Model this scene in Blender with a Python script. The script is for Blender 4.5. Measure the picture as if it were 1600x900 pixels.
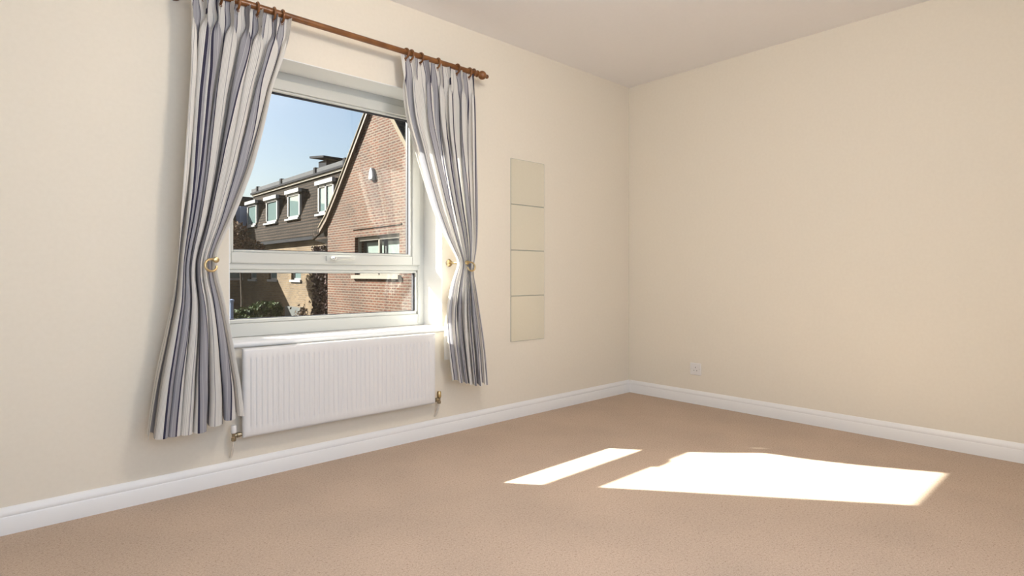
import bpy, bmesh, math, random
import numpy as np
from mathutils import Vector, Matrix

for o in list(bpy.data.objects):
    bpy.data.objects.remove(o, do_unlink=True)
scene = bpy.context.scene
COL = scene.collection
random.seed(4)

# ------------------------------------------------------------------ camera
# world: X along the window wall (right wall is X=0), Y out through the window, Z up
F = 897.0                       # focal length in pixels of a 1600x900 frame
HORIZON = 430.0
CAM = Vector((-3.747, -2.724, 0.92))
YAW = math.radians(42.46)
cd = bpy.data.cameras.new('camera')
cam = bpy.data.objects.new('camera', cd); COL.objects.link(cam)
cd.sensor_width = 36.0
cd.lens = F / 1600 * 36
cd.shift_y = (HORIZON - 450) / 1600
cd.clip_start = 0.02
cam.location = CAM
cam.rotation_euler = (math.pi / 2, 0, -YAW)
scene.camera = cam

# ------------------------------------------------------------------ light
SUN_DIR = Vector((1.02, -1.275, -1.0)).normalized()      # direction the light travels
w = bpy.data.worlds.new('sky'); scene.world = w; w.use_nodes = True
nt = w.node_tree
bg = nt.nodes['Background']
sky = nt.nodes.new('ShaderNodeTexSky')
sky.sky_type = 'NISHITA'
sky.sun_disc = False
sky.sun_elevation = math.asin(-SUN_DIR.z)
sky.sun_rotation = math.atan2(-SUN_DIR.x, -SUN_DIR.y)
sky.air_density = 1.0; sky.dust_density = 3.2; sky.ozone_density = 0.8
nt.links.new(sky.outputs[0], bg.inputs[0])
bg.inputs[1].default_value = 0.18
sl = bpy.data.lights.new('sun', 'SUN'); so = bpy.data.objects.new('sun', sl); COL.objects.link(so)
sl.energy = 26.0; sl.angle = math.radians(0.53); sl.color = (1.0, 0.95, 0.87)
so.rotation_euler = SUN_DIR.to_track_quat('-Z', 'Y').to_euler()
so.location = (-10, 14, 11)
# added bluish area light behind the camera, fills the room from the rear opening
al = bpy.data.lights.new('rear_fill_light', 'AREA'); ao = bpy.data.objects.new('rear_fill_light', al)
COL.objects.link(ao)
al.shape = 'RECTANGLE'; al.size = 2.1; al.size_y = 1.5; al.energy = 31.0; al.color = (0.56, 0.74, 1.0)
ao.location = (-3.15, -3.50, 1.5); ao.rotation_euler = (math.pi / 2, 0, math.pi)
ao.rotation_euler = Vector((0, 1, 0)).to_track_quat('-Z', 'Z').to_euler()

vs = scene.view_settings
vs.view_transform = 'Standard'; vs.look = 'None'; vs.gamma = 1.0; vs.exposure = 0.17
vs.use_curve_mapping = False

# ------------------------------------------------------------------ helpers
CY, SY = math.cos(YAW), math.sin(YAW)
def ray(px, py):
    r = (px - 800) / F
    return Vector((CY * r + SY, -SY * r + CY, (HORIZON - py) / F))
def on_y(px, py, Y):            # point of a pixel's ray on the plane Y = const
    d = ray(px, py); return CAM + d * ((Y - CAM.y) / d.y)
def on_x(px, py, X):
    d = ray(px, py); return CAM + d * ((X - CAM.x) / d.x)

def tag(o, label, cat, group=None):
    o['label'] = label; o['category'] = cat
    if group: o['group'] = group
    return o
def struct(o, label=None, cat=None):
    o['kind'] = 'structure'
    if label: o['label'] = label
    if cat: o['category'] = cat
    return o
def empty(name, loc=(0, 0, 0)):
    o = bpy.data.objects.new(name, None); COL.objects.link(o); o.location = loc
    o.empty_display_size = 0.05
    return o

class MB:
    def __init__(s): s.v = []; s.f = []
    def add(s, vs_, fs_):
        n = len(s.v); s.v += [tuple(p) for p in vs_]; s.f += [tuple(i + n for i in f) for f in fs_]; return s
    def box(s, x0, x1, y0, y1, z0, z1):
        return s.add([(x0, y0, z0), (x1, y0, z0), (x1, y1, z0), (x0, y1, z0), (x0, y0, z1), (x1, y0, z1), (x1, y1, z1), (x0, y1, z1)],
                     [(3, 2, 1, 0), (4, 5, 6, 7), (0, 1, 5, 4), (1, 2, 6, 5), (2, 3, 7, 6), (3, 0, 4, 7)])
    def tube(s, pts, rad, seg=12, caps=True):
        pts = [Vector(p) for p in pts]; n = len(pts)
        rads = rad if isinstance(rad, (list, tuple)) else [rad] * n
        base = []; up = None
        for i, p in enumerate(pts):
            t = (pts[min(i + 1, n - 1)] - pts[max(i - 1, 0)]).normalized()
            if up is None:
                up = Vector((0, 0, 1)) if abs(t.z) < 0.9 else Vector((1, 0, 0))
            a = (up - t * up.dot(t)).normalized(); up = a; b = t.cross(a)
            base += [p + (a * math.cos(2 * math.pi * k / seg) + b * math.sin(2 * math.pi * k / seg)) * rads[i] for k in range(seg)]
        fs = []
        for i in range(n - 1):
            for k in range(seg):
                k2 = (k + 1) % seg
                fs.append((i * seg + k, (i + 1) * seg + k, (i + 1) * seg + k2, i * seg + k2))
        if caps:
            fs.append(tuple(range(seg))); fs.append(tuple((n - 1) * seg + k for k in reversed(range(seg))))
        return s.add(base, fs)
    def lathe(s, origin, axis, prof, seg=20):     # prof: (distance along axis, radius)
        o = Vector(origin); a = Vector(axis).normalized()
        return s.tube([o + a * d for d, r in prof], [r for d, r in prof], seg)
    def torus(s, c, axis, R, r, seg=24, seg2=10):
        c = Vector(c); a = Vector(axis).normalized()
        u = a.orthogonal().normalized(); v = a.cross(u)
        vs_ = []; fs = []
        for i in range(seg):
            t = 2 * math.pi * i / seg; d = u * math.cos(t) + v * math.sin(t)
            for j in range(seg2):
                q = 2 * math.pi * j / seg2
                vs_.append(c + d * (R + r * math.cos(q)) + a * r * math.sin(q))
        for i in range(seg):
            for j in range(seg2):
                fs.append((i * seg2 + j, i * seg2 + (j + 1) % seg2, ((i + 1) % seg) * seg2 + (j + 1) % seg2, ((i + 1) % seg) * seg2 + j))
        return s.add(vs_, fs)
    def prism(s, poly, axis, a0, a1):             # polygon in the two other axes, extruded along axis
        def P(p, q):
            if axis == 'x': return (q, p[0], p[1])
            if axis == 'y': return (p[0], q, p[1])
            return (p[0], p[1], q)
        n = len(poly)
        vs_ = [P(p, a0) for p in poly] + [P(p, a1) for p in poly]
        fs = [tuple(range(n)), tuple(reversed(range(n, 2 * n)))] + [(i, i + n, (i + 1) % n + n, (i + 1) % n) for i in range(n)]
        return s.add(vs_, fs)
    def build(s, name, mat, parent=None, bevel=0, smooth=False, segs=2):
        me = bpy.data.meshes.new(name); me.from_pydata(s.v, [], s.f)
        bm = bmesh.new(); bm.from_mesh(me); bmesh.ops.recalc_face_normals(bm, faces=bm.faces); bm.to_mesh(me); bm.free()
        me.materials.append(mat)
        o = bpy.data.objects.new(name, me); COL.objects.link(o)
        if parent:
            o.parent = parent
            o.matrix_parent_inverse = Matrix.Translation(-parent_loc(parent))
        if bevel:
            m = o.modifiers.new('bevel', 'BEVEL'); m.width = bevel; m.segments = segs; m.limit_method = 'ANGLE'; m.angle_limit = 0.6
        if smooth or bevel:
            me.polygons.foreach_set('use_smooth', [True] * len(me.polygons))
            if not bevel:
                me.set_sharp_from_angle(angle=0.7)
            else:
                m = o.modifiers.new('wn', 'WEIGHTED_NORMAL'); m.keep_sharp = True
                me.set_sharp_from_angle(angle=0.9)
        return o
def parent_loc(p):
    v = Vector(p.location)
    while p.parent:
        # children are built in world coordinates with an inverse, so only the root offsets
        p = p.parent; v = Vector((0, 0, 0)) + Vector(p.location) * 0 + v
    return v

def mat(name, color=(0.8, 0.8, 0.8), rough=0.5, metal=0.0, spec=0.5):
    m = bpy.data.materials.new(name); m.use_nodes = True
    p = m.node_tree.nodes['Principled BSDF']
    p.inputs['Base Color'].default_value = (*color, 1); p.inputs['Roughness'].default_value = rough
    p.inputs['Metallic'].default_value = metal; p.inputs['Specular IOR Level'].default_value = spec
    return m
def N(m, t, **kw):
    n = m.node_tree.nodes.new(t)
    for k, v in kw.items(): setattr(n, k, v)
    return n
def L(m, a, b): m.node_tree.links.new(a, b)
def P(m): return m.node_tree.nodes['Principled BSDF']
def noise_color(m, scale, c0, c1, detail=4, lo=0.35, hi=0.65, bump=0, coord='Object', bdist=0.001):
    tc = N(m, 'ShaderNodeTexCoord'); nz = N(m, 'ShaderNodeTexNoise'); cr = N(m, 'ShaderNodeValToRGB')
    nz.inputs['Scale'].default_value = scale; nz.inputs['Detail'].default_value = detail
    cr.color_ramp.elements[0].position = lo; cr.color_ramp.elements[1].position = hi
    cr.color_ramp.elements[0].color = (*c0, 1); cr.color_ramp.elements[1].color = (*c1, 1)
    L(m, tc.outputs[coord], nz.inputs['Vector']); L(m, nz.outputs['Fac'], cr.inputs[0]); L(m, cr.outputs[0], P(m).inputs['Base Color'])
    if bump:
        b = N(m, 'ShaderNodeBump'); b.inputs['Strength'].default_value = bump; b.inputs['Distance'].default_value = bdist
        L(m, nz.outputs['Fac'], b.inputs['Height']); L(m, b.outputs[0], P(m).inputs['Normal'])
    return nz, cr

# ------------------------------------------------------------------ materials
M = {}
M['paint'] = mat('cream_wall_paint', rough=0.75, spec=0.25)
noise_color(M['paint'], 60, (0.80, 0.735, 0.625), (0.815, 0.75, 0.64), bump=0.05)
M['reveal'] = mat('white_reveal_paint', (0.88, 0.875, 0.85), 0.5, spec=0.3)
M['ceiling'] = mat('ceiling_paint', rough=0.85, spec=0.2)
noise_color(M['ceiling'], 40, (0.90, 0.875, 0.865), (0.91, 0.885, 0.875))
M['gloss'] = mat('white_gloss_paint', (0.85, 0.84, 0.83), 0.35)
M['upvc'] = mat('window_frame_white', (0.60, 0.60, 0.56), 0.3)
M['gasket'] = mat('dark_gasket', (0.03, 0.03, 0.04), 0.6)
M['steel'] = mat('polished_metal', (0.8, 0.8, 0.8), 0.2, 1.0)
M['rad'] = mat('radiator_enamel', (0.77, 0.755, 0.745), 0.32)
M['brass'] = mat('aged_brass', (0.62, 0.48, 0.26), 0.28, 1.0)
M['valve'] = mat('dull_valve_metal', (0.36, 0.31, 0.22), 0.35, 0.9)
M['pipe'] = mat('painted_pipe', (0.75, 0.70, 0.62), 0.45)
M['wood'] = mat('chestnut_varnished_wood', rough=0.32)
nz, cr = noise_color(M['wood'], 9, (0.13, 0.045, 0.012), (0.24, 0.095, 0.027), detail=6)
M['mirror'] = mat('mirror_glass', (0.93, 0.945, 0.90), 0.02, 1.0)
M['mirror_edge'] = mat('mirror_edge', (0.36, 0.40, 0.33), 0.25)
M['plastic'] = mat('white_socket_plastic', (0.82, 0.79, 0.76), 0.4)
M['slot'] = mat('socket_slot_dark', (0.04, 0.035, 0.03), 0.7)

# carpet: fine fleck, slightly larger tufting, soft large drift
m = M['carpet'] = mat('beige_carpet', rough=0.95, spec=0.1)
tc = N(m, 'ShaderNodeTexCoord')
n1 = N(m, 'ShaderNodeTexNoise'); n1.inputs['Scale'].default_value = 330; n1.inputs['Detail'].default_value = 3
n2 = N(m, 'ShaderNodeTexNoise'); n2.inputs['Scale'].default_value = 130; n2.inputs['Detail'].default_value = 5; n2.inputs['Roughness'].default_value = 0.7
n3 = N(m, 'ShaderNodeTexNoise'); n3.inputs['Scale'].default_value = 2.2; n3.inputs['Detail'].default_value = 3
for n in (n1, n2, n3): L(m, tc.outputs['Object'], n.inputs['Vector'])
r1 = N(m, 'ShaderNodeValToRGB'); r1.color_ramp.elements[0].position = 0.30; r1.color_ramp.elements[1].position = 0.62
r1.color_ramp.elements[0].color = (0.37, 0.285, 0.22, 1); r1.color_ramp.elements[1].color = (0.61, 0.485, 0.385, 1)
mx = N(m, 'ShaderNodeMath', operation='ADD'); mh = N(m, 'ShaderNodeMath', operation='MULTIPLY'); mh.inputs[1].default_value = 0.5
L(m, n1.outputs['Fac'], mx.inputs[0]); L(m, n2.outputs['Fac'], mx.inputs[1]); L(m, mx.outputs[0], mh.inputs[0]); L(m, mh.outputs[0], r1.inputs[0])
r3 = N(m, 'ShaderNodeValToRGB'); r3.color_ramp.elements[0].position = 0.35; r3.color_ramp.elements[1].position = 0.65
r3.color_ramp.elements[0].color = (0.93, 0.93, 0.93, 1); r3.color_ramp.elements[1].color = (1.04, 1.03, 1.02, 1)
L(m, n3.outputs['Fac'], r3.inputs[0])
mm = N(m, 'ShaderNodeMix', data_type='RGBA', blend_type='MULTIPLY'); mm.inputs[0].default_value = 1
fk = N(m, 'ShaderNodeTexNoise'); fk.inputs['Scale'].default_value = 135; fk.inputs['Detail'].default_value = 2; L(m, tc.outputs['Object'], fk.inputs['Vector'])
fr_ = N(m, 'ShaderNodeValToRGB'); fr_.color_ramp.elements[0].position = 0.61; fr_.color_ramp.elements[1].position = 0.67   # scattered darker flecks in the twist
fr_.color_ramp.elements[0].color = (1, 1, 1, 1); fr_.color_ramp.elements[1].color = (0.74, 0.70, 0.66, 1); L(m, fk.outputs['Fac'], fr_.inputs[0])
mf = N(m, 'ShaderNodeMix', data_type='RGBA', blend_type='MULTIPLY'); mf.inputs[0].default_value = 1
L(m, r1.outputs[0], mf.inputs[6]); L(m, fr_.outputs[0], mf.inputs[7]); L(m, mf.outputs[2], mm.inputs[6]); L(m, r3.outputs[0], mm.inputs[7]); L(m, mm.outputs[2], P(m).inputs['Base Color'])
bp = N(m, 'ShaderNodeBump'); bp.inputs['Strength'].default_value = 0.35; bp.inputs['Distance'].default_value = 0.003
L(m, mh.outputs[0], bp.inputs['Height']); L(m, bp.outputs[0], P(m).inputs['Normal'])

# clear glass: straight transmission with a Fresnel reflection
def glass(name, tint=(0.96, 0.98, 0.97)):
    g = bpy.data.materials.new(name); g.use_nodes = True; t = g.node_tree; t.nodes.clear()
    out = t.nodes.new('ShaderNodeOutputMaterial'); mixn = t.nodes.new('ShaderNodeMixShader')
    tr = t.nodes.new('ShaderNodeBsdfTransparent'); gl = t.nodes.new('ShaderNodeBsdfGlossy'); fr = t.nodes.new('ShaderNodeFresnel')
    tr.inputs[0].default_value = (*tint, 1); gl.inputs['Roughness'].default_value = 0.01; fr.inputs[0].default_value = 1.5
    ge = t.nodes.new('ShaderNodeNewGeometry'); mr = t.nodes.new('ShaderNodeMapRange')   # same index from either face of a thin sheet
    mr.inputs['To Min'].default_value = 1.5; mr.inputs['To Max'].default_value = 1 / 1.5
    t.links.new(ge.outputs['Backfacing'], mr.inputs['Value']); t.links.new(mr.outputs[0], fr.inputs[0])
    t.links.new(fr.outputs[0], mixn.inputs[0]); t.links.new(tr.outputs[0], mixn.inputs[1]); t.links.new(gl.outputs[0], mixn.inputs[2])
    t.links.new(mixn.outputs[0], out.inputs[0]); return g
M['glass'] = glass('clear_glass')

# striped curtain cloth: U of the UV map is metres across the cloth
def cloth(name, stripes=True):
    g = mat(name, (0.80, 0.77, 0.72), 0.9, spec=0.1); t = g.node_tree; p = P(g)
    tcn = N(g, 'ShaderNodeUVMap'); tcn.uv_map = 'UVMap'
    if stripes:
        sp = N(g, 'ShaderNodeSeparateXYZ'); L(g, tcn.outputs[0], sp.inputs[0])
        md = N(g, 'ShaderNodeMath', operation='FRACT'); dv = N(g, 'ShaderNodeMath', operation='DIVIDE'); dv.inputs[1].default_value = 0.100
        L(g, sp.outputs[0], dv.inputs[0]); L(g, dv.outputs[0], md.inputs[0])
        cr = N(g, 'ShaderNodeValToRGB'); cr.color_ramp.interpolation = 'CONSTANT'
        cream = (0.84, 0.815, 0.775); grey = (0.42, 0.415, 0.45); navy = (0.06, 0.055, 0.09); thin = (0.30, 0.29, 0.31); pale = (0.58, 0.57, 0.59)
        stops = [(0.0, cream), (0.20, thin), (0.222, cream), (0.50, navy), (0.56, grey), (0.65, pale), (0.67, grey), (0.80, pale), (0.82, grey), (0.91, navy), (0.95, cream)]
        els = cr.color_ramp.elements
        els[0].position = 0.0; els[0].color = (*cream, 1); els[1].position = stops[1][0]; els[1].color = (*thin, 1)
        for pos, c in stops[2:]:
            e = els.new(pos); e.color = (*c, 1)
        L(g, md.outputs[0], cr.inputs[0])
        # woven pinstripe within the grey bands
        wv = N(g, 'ShaderNodeTexWave'); wv.bands_direction = 'X'; wv.inputs['Scale'].default_value = 75; wv.inputs['Distortion'].default_value = 0.3
        L(g, tcn.outputs[0], wv.inputs['Vector'])
        mp = N(g, 'ShaderNodeMapRange'); mp.inputs['To Min'].default_value = 0.82; mp.inputs['To Max'].default_value = 1.06
        L(g, wv.outputs['Fac'], mp.inputs['Value'])
        ml = N(g, 'ShaderNodeMix', data_type='RGBA', blend_type='MULTIPLY'); ml.inputs[0].default_value = 1
        L(g, cr.outputs[0], ml.inputs[6]); L(g, mp.outputs[0], ml.inputs[7])
        csrc = ml.outputs[2]
    else:
        rgb = N(g, 'ShaderNodeRGB'); rgb.outputs[0].default_value = (0.82, 0.80, 0.76, 1); csrc = rgb.outputs[0]
    L(g, csrc, p.inputs['Base Color'])
    tl = N(g, 'ShaderNodeBsdfTranslucent'); L(g, csrc, tl.inputs[0])
    ms = N(g, 'ShaderNodeMixShader'); ms.inputs[0].default_value = 0.30
    out = t.nodes['Material Output']
    L(g, p.outputs[0], ms.inputs[1]); L(g, tl.outputs[0], ms.inputs[2]); L(g, ms.outputs[0], out.inputs[0])
    return g
M['cloth'] = cloth('striped_curtain_cloth'); M['lining'] = cloth('curtain_lining', False)

def brick(name, c1, c2, mortar, bw, bh, ms, axes='yz', rough=0.85, noise_amt=0.35, bump=0.6, spec=0.2):
    g = mat(name, rough=rough, spec=spec)
    tcn = N(g, 'ShaderNodeTexCoord'); sp = N(g, 'ShaderNodeSeparateXYZ'); cb = N(g, 'ShaderNodeCombineXYZ')
    L(g, tcn.outputs['Object'], sp.inputs[0])
    idx = {'x': 0, 'y': 1, 'z': 2}
    L(g, sp.outputs[idx[axes[0]]], cb.inputs[0]); L(g, sp.outputs[idx[axes[1]]], cb.inputs[1])
    b = N(g, 'ShaderNodeTexBrick'); b.inputs['Scale'].default_value = 1.0
    b.inputs['Brick Width'].default_value = bw; b.inputs['Row Height'].default_value = bh; b.inputs['Mortar Size'].default_value = ms
    b.inputs['Color1'].default_value = (*c1, 1); b.inputs['Color2'].default_value = (*c2, 1); b.inputs['Mortar'].default_value = (*mortar, 1)
    b.inputs['Mortar Smooth'].default_value = 0.1; b.inputs['Bias'].default_value = -0.25
    L(g, cb.outputs[0], b.inputs['Vector'])
    nz = N(g, 'ShaderNodeTexNoise'); nz.inputs['Scale'].default_value = 0.9; nz.inputs['Detail'].default_value = 5
    L(g, tcn.outputs['Object'], nz.inputs['Vector'])
    cr = N(g, 'ShaderNodeValToRGB'); k = noise_amt
    cr.color_ramp.elements[0].position = 0.3; cr.color_ramp.elements[1].position = 0.7
    cr.color_ramp.elements[0].color = (1 - k, 1 - k, 1 - k, 1); cr.color_ramp.elements[1].color = (1 + k * 0.3, 1 + k * 0.3, 1 + k * 0.3, 1)
    L(g, nz.outputs['Fac'], cr.inputs[0])
    ml = N(g, 'ShaderNodeMix', data_type='RGBA', blend_type='MULTIPLY'); ml.inputs[0].default_value = 1
    L(g, b.outputs['Color'], ml.inputs[6]); L(g, cr.outputs[0], ml.inputs[7]); L(g, ml.outputs[2], P(g).inputs['Base Color'])
    bmp = N(g, 'ShaderNodeBump'); bmp.inputs['Strength'].default_value = bump; bmp.inputs['Distance'].default_value = 0.01; bmp.invert = True
    L(g, b.outputs['Fac'], bmp.inputs['Height']); L(g, bmp.outputs[0], P(g).inputs['Normal'])
    return g
M['red_brick'] = brick('red_brick', (0.082, 0.026, 0.012), (0.030, 0.014, 0.010), (0.120, 0.094, 0.072), 0.225, 0.075, 0.016)
M['red_brick_x'] = brick('red_brick_side', (0.082, 0.026, 0.012), (0.030, 0.014, 0.010), (0.120, 0.094, 0.072), 0.225, 0.075, 0.016, 'xz')
M['stock_brick'] = brick('yellow_stock_brick', (0.150, 0.100, 0.053), (0.085, 0.056, 0.033), (0.140, 0.113, 0.083), 0.225, 0.075, 0.011)
M['stock_brick_x'] = brick('yellow_stock_brick_side', (0.150, 0.100, 0.053), (0.085, 0.056, 0.033), (0.140, 0.113, 0.083), 0.225, 0.075, 0.011, 'xz')
M['tile'] = brick('brown_roof_tile', (0.046, 0.032, 0.025), (0.032, 0.024, 0.020), (0.008, 0.007, 0.006), 0.165, 0.115, 0.026, bump=1.0, spec=0.04)
M['tile_x'] = brick('brown_roof_tile_side', (0.046, 0.032, 0.025), (0.032, 0.024, 0.020), (0.008, 0.007, 0.006), 0.165, 0.115, 0.026, 'xz', bump=1.0, spec=0.04)
M['slate'] = mat('dark_slate', (0.035, 0.037, 0.042), 0.6)
M['verge'] = mat('brown_verge_board', (0.075, 0.045, 0.025), 0.6)
M['mortar'] = mat('verge_mortar', (0.125, 0.10, 0.065), 0.9)
M['lead'] = mat('grey_lead', (0.055, 0.057, 0.063), 0.8, spec=0.1)
M['dark_lead'] = mat('dark_lead', (0.018, 0.019, 0.023), 0.85, spec=0.05)
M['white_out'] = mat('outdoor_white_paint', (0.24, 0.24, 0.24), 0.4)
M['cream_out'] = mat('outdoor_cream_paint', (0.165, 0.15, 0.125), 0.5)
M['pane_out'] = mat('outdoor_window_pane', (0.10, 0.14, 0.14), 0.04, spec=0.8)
M['blind'] = mat('pale_blind', (0.20, 0.23, 0.22), 0.6)
M['door_grey'] = mat('grey_garage_door', (0.075, 0.08, 0.078), 0.5)
M['blue_metal'] = mat('blue_grey_metal', (0.16, 0.21, 0.32), 0.4)
M['leaf_brown'] = mat('autumn_leaves', rough=0.8, spec=0.2); noise_color(M['leaf_brown'], 4, (0.04, 0.023, 0.013), (0.15, 0.08, 0.042), detail=6)
M['leaf_green'] = mat('hedge_leaves', rough=0.7, spec=0.2); noise_color(M['leaf_green'], 4, (0.006, 0.020, 0.004), (0.055, 0.09, 0.016), detail=6)
M['creeper'] = mat('dark_creeper_leaves', rough=0.8, spec=0.2); noise_color(M['creeper'], 5, (0.015, 0.008, 0.008), (0.065, 0.034, 0.031), detail=6)
M['bark'] = mat('bark', (0.05, 0.035, 0.025), 0.9)
M['asphalt'] = mat('courtyard_paving', rough=0.9); noise_color(M['asphalt'], 3, (0.05, 0.05, 0.046), (0.07, 0.07, 0.064))

# ================================================================== THE ROOM
XL, XR, YF, YB, H = -4.35, 0.0, 0.0, -3.45, 2.40
OX0, OX1, OZ0, OZ1 = -2.955, -1.80, 0.622, 1.945       # plastered window opening
D1, D2 = 0.185, 0.33                                   # reveal depth, whole wall
struct(MB().box(XL - 0.2, XR + 0.2, YB - 0.2, YF + 0.02, -0.12, 0).build('floor', M['carpet']), 'beige flecked fitted carpet with a bright sun patch', 'floor')
struct(MB().box(XL - 0.2, XR + 0.2, YB - 0.2, YF + 0.02, H, H + 0.12).build('ceiling', M['ceiling']), 'plain off white painted ceiling', 'ceiling')
b = MB()
b.box(XL - 0.2, OX0, 0, D1, 0, H); b.box(OX1, XR + 0.2, 0, D1, 0, H)
b.box(OX0, OX1, 0, D1, OZ1, H); b.box(OX0, OX1, 0, D1, 0, OZ0 - 0.028)
wall_f = struct(b.build('wall_front', M['paint']), 'cream painted wall holding the window', 'wall')
b = MB(); e = 0.004                                    # thin white skim on head and jambs of the opening
b.box(OX0, OX0 + e, 0.001, D1, OZ0, OZ1); b.box(OX1 - e, OX1, 0.001, D1, OZ0, OZ1); b.box(OX0, OX1, 0.001, D1, OZ1 - e, OZ1)
b.build('window_reveal', M['reveal'], wall_f)
b = MB(); q0, q1, qz0, qz1 = OX0 - 0.022, OX1 + 0.006, OZ0 - 0.03, OZ1 + 0.012
b.box(XL - 0.2, q0, D1, D2, -2.6, 5); b.box(q1, XR + 0.2, D1, D2, -2.6, 5); b.box(q0, q1, D1, D2, qz1, 5); b.box(q0, q1, D1, D2, -2.6, qz0)
b.build('outer_brickwork', M['red_brick_x'], wall_f)
struct(MB().box(0, 0.2, YB - 0.2, 0, 0, H).build('wall_right', M['paint']), 'plain cream painted wall with one low socket', 'wall')
struct(MB().box(XL - 0.2, XL, YB - 0.2, 0, 0, H).build('wall_left', M['paint']), 'cream painted wall beside the camera', 'wall')
b = MB(); r0, r1_, rz0, rz1 = -4.22, -2.08, 0.74, 2.26
b.box(XL, r0, YB - 0.2, YB, 0, H); b.box(r1_, 0, YB - 0.2, YB, 0, H); b.box(r0, r1_, YB - 0.2, YB, 0, rz0); b.box(r0, r1_, YB - 0.2, YB, rz1, H)
struct(b.build('wall_back', M['paint']), 'cream painted wall behind the camera with an added window opening', 'wall')
w2 = struct(empty('rear_fill_window', (-3.15, YB - 0.12, rz0)), 'unseen window added behind the camera for the fill light', 'window')  # added off-view window, built to hold the rear fill light
b = MB()
for x in (r0, -3.175, r1_ - 0.05): b.box(x, x + 0.05, YB - 0.15, YB - 0.09, rz0, rz1)
b.box(r0, r1_, YB - 0.15, YB - 0.09, rz0, rz0 + 0.05); b.box(r0, r1_, YB - 0.15, YB - 0.09, rz1 - 0.05, rz1)
b.build('window_frame', M['upvc'], w2)
MB().box(r0 + 0.05, r1_ - 0.05, YB - 0.123, YB - 0.117, rz0 + 0.05, rz1 - 0.05).build('pane', M['glass'], w2)

# unseen globe lamp added above the frame as warm room fill
lm = tag(empty('added_fill_lamp', (-2.45, -1.75, H)), 'added opal globe under the ceiling, out of view, for fill light', 'lamp')
M['lamp'] = bpy.data.materials.new('fill_globe_glow'); M['lamp'].use_nodes = True
pl_ = P(M['lamp']); pl_.inputs['Emission Color'].default_value = (1.0, 0.90, 0.78, 1); pl_.inputs['Emission Strength'].default_value = 66.0  # strong warm emission added to brighten the room
pl_.inputs['Base Color'].default_value = (0.9, 0.9, 0.88, 1)
MB().lathe((-2.45, -1.75, H), (0, 0, -1), [(0, 0.055), (0.012, 0.055), (0.02, 0.03), (0.022, 0.012), (0.075, 0.012)], 24).build('fill_lamp_base', M['gloss'], lm, smooth=True)
MB().lathe((-2.45, -1.75, H - 0.07), (0, 0, -1), [(0.11 * (1 - math.cos(a)), max(0.13 * math.sin(a), 0.002)) for a in [math.pi * k / 16 for k in range(17)]], 32).build('fill_globe', M['lamp'], lm, smooth=True)

# skirting with a moulded top
prof = [(0, 0), (0.017, 0), (0.017, 0.058), (0.014, 0.064), (0.0155, 0.070), (0.013, 0.080), (0.008, 0.089), (0.0045, 0.095), (0, 0.095)]
b = MB().prism([(-d, z) for d, z in prof], 'x', XL, XR)
struct(b.build('baseboard_front', M['gloss'], smooth=True), 'white moulded skirting along the window wall', 'skirting')
b = MB().prism([(-d, z) for d, z in prof], 'y', YB, -0.017)
struct(b.build('baseboard_right', M['gloss'], smooth=True), 'white moulded skirting along the plain wall', 'skirting')

# ------------------------------------------------------------------ window
win = struct(empty('window_1', (-2.375, 0.22, OZ0)), 'white framed window with top opening sash above a fixed pane', 'window')
FY0, FY1 = D1 + 0.002, 0.255
fx0, fx1 = q0 + 0.002, q1 - 0.002
b = MB()
b.box(fx0, OX0 + 0.035, FY0, FY1, OZ0, OZ1 + 0.008); b.box(-1.845, fx1, FY0, FY1, OZ0, OZ1 + 0.008)
b.box(OX0 + 0.035, -1.845, FY0, FY1, 1.895, OZ1 + 0.008); b.box(OX0 + 0.035, -1.845, FY0, FY1, OZ0, 0.688)
b.box(OX0 + 0.035, -1.845, FY0, FY1, 0.948, 0.988)
frame = b.build('window_frame', M['upvc'], win, bevel=0.004)
b = MB()                                                # glazing beads of the fixed pane
gx0, gx1, gz0, gz1 = OX0 + 0.035, -1.845, 0.688, 0.948
for (x0, x1, z0, z1) in ((gx0, gx0 + 0.016, gz0, gz1), (gx1 - 0.010, gx1, gz0, gz1), (gx0, gx1, gz0, gz0 + 0.018), (gx0, gx1, gz1 - 0.016, gz1)):
    b.box(x0, x1, FY0 + 0.008, FY0 + 0.024, z0, z1)
b.build('glazing_bead', M['upvc'], frame, bevel=0.003)
b = MB()
for (x0, x1, z0, z1) in ((gx0, gx0 + 0.022, gz0, gz1), (gx1 - 0.017, gx1, gz0, gz1), (gx0, gx1, gz0, gz0 + 0.021), (gx0, gx1, gz1 - 0.018, gz1)):
    b.box(x0, x1, FY0 + 0.026, FY0 + 0.045, z0, z1)
b.build('gasket', M['gasket'], frame)
MB().box(gx0, gx1, FY0 + 0.030, FY0 + 0.036, gz0, gz1).build('pane', M['glass'], win)
SX0, SX1, SZ0, SZ1 = -2.945, -1.838, 0.978, 1.902       # opening sash
hx0, hx1, hz0, hz1 = -2.882, -1.904, 1.042, 1.836       # its clear glass
b = MB()
b.box(SX0, hx0 - 0.012, FY0 - 0.014, FY1 - 0.01, SZ0, SZ1); b.box(hx1 + 0.012, SX1, FY0 - 0.014, FY1 - 0.01, SZ0, SZ1)
b.box(hx0 - 0.012, hx1 + 0.012, FY0 - 0.014, FY1 - 0.01, SZ0, hz0 - 0.012); b.box(hx0 - 0.012, hx1 + 0.012, FY0 - 0.014, FY1 - 0.01, hz1 + 0.012, SZ1)
sash = b.build('opening_sash', M['upvc'], win, bevel=0.004)
b = MB(); t = 0.012
for (x0, x1, z0, z1) in ((hx0 - t, hx0, hz0 - t, hz1 + t), (hx1, hx1 + t, hz0 - t, hz1 + t), (hx0, hx1, hz0 - t, hz0), (hx0, hx1, hz1, hz1 + t)):
    b.box(x0, x1, FY0 - 0.004, FY0 + 0.014, z0, z1)
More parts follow.
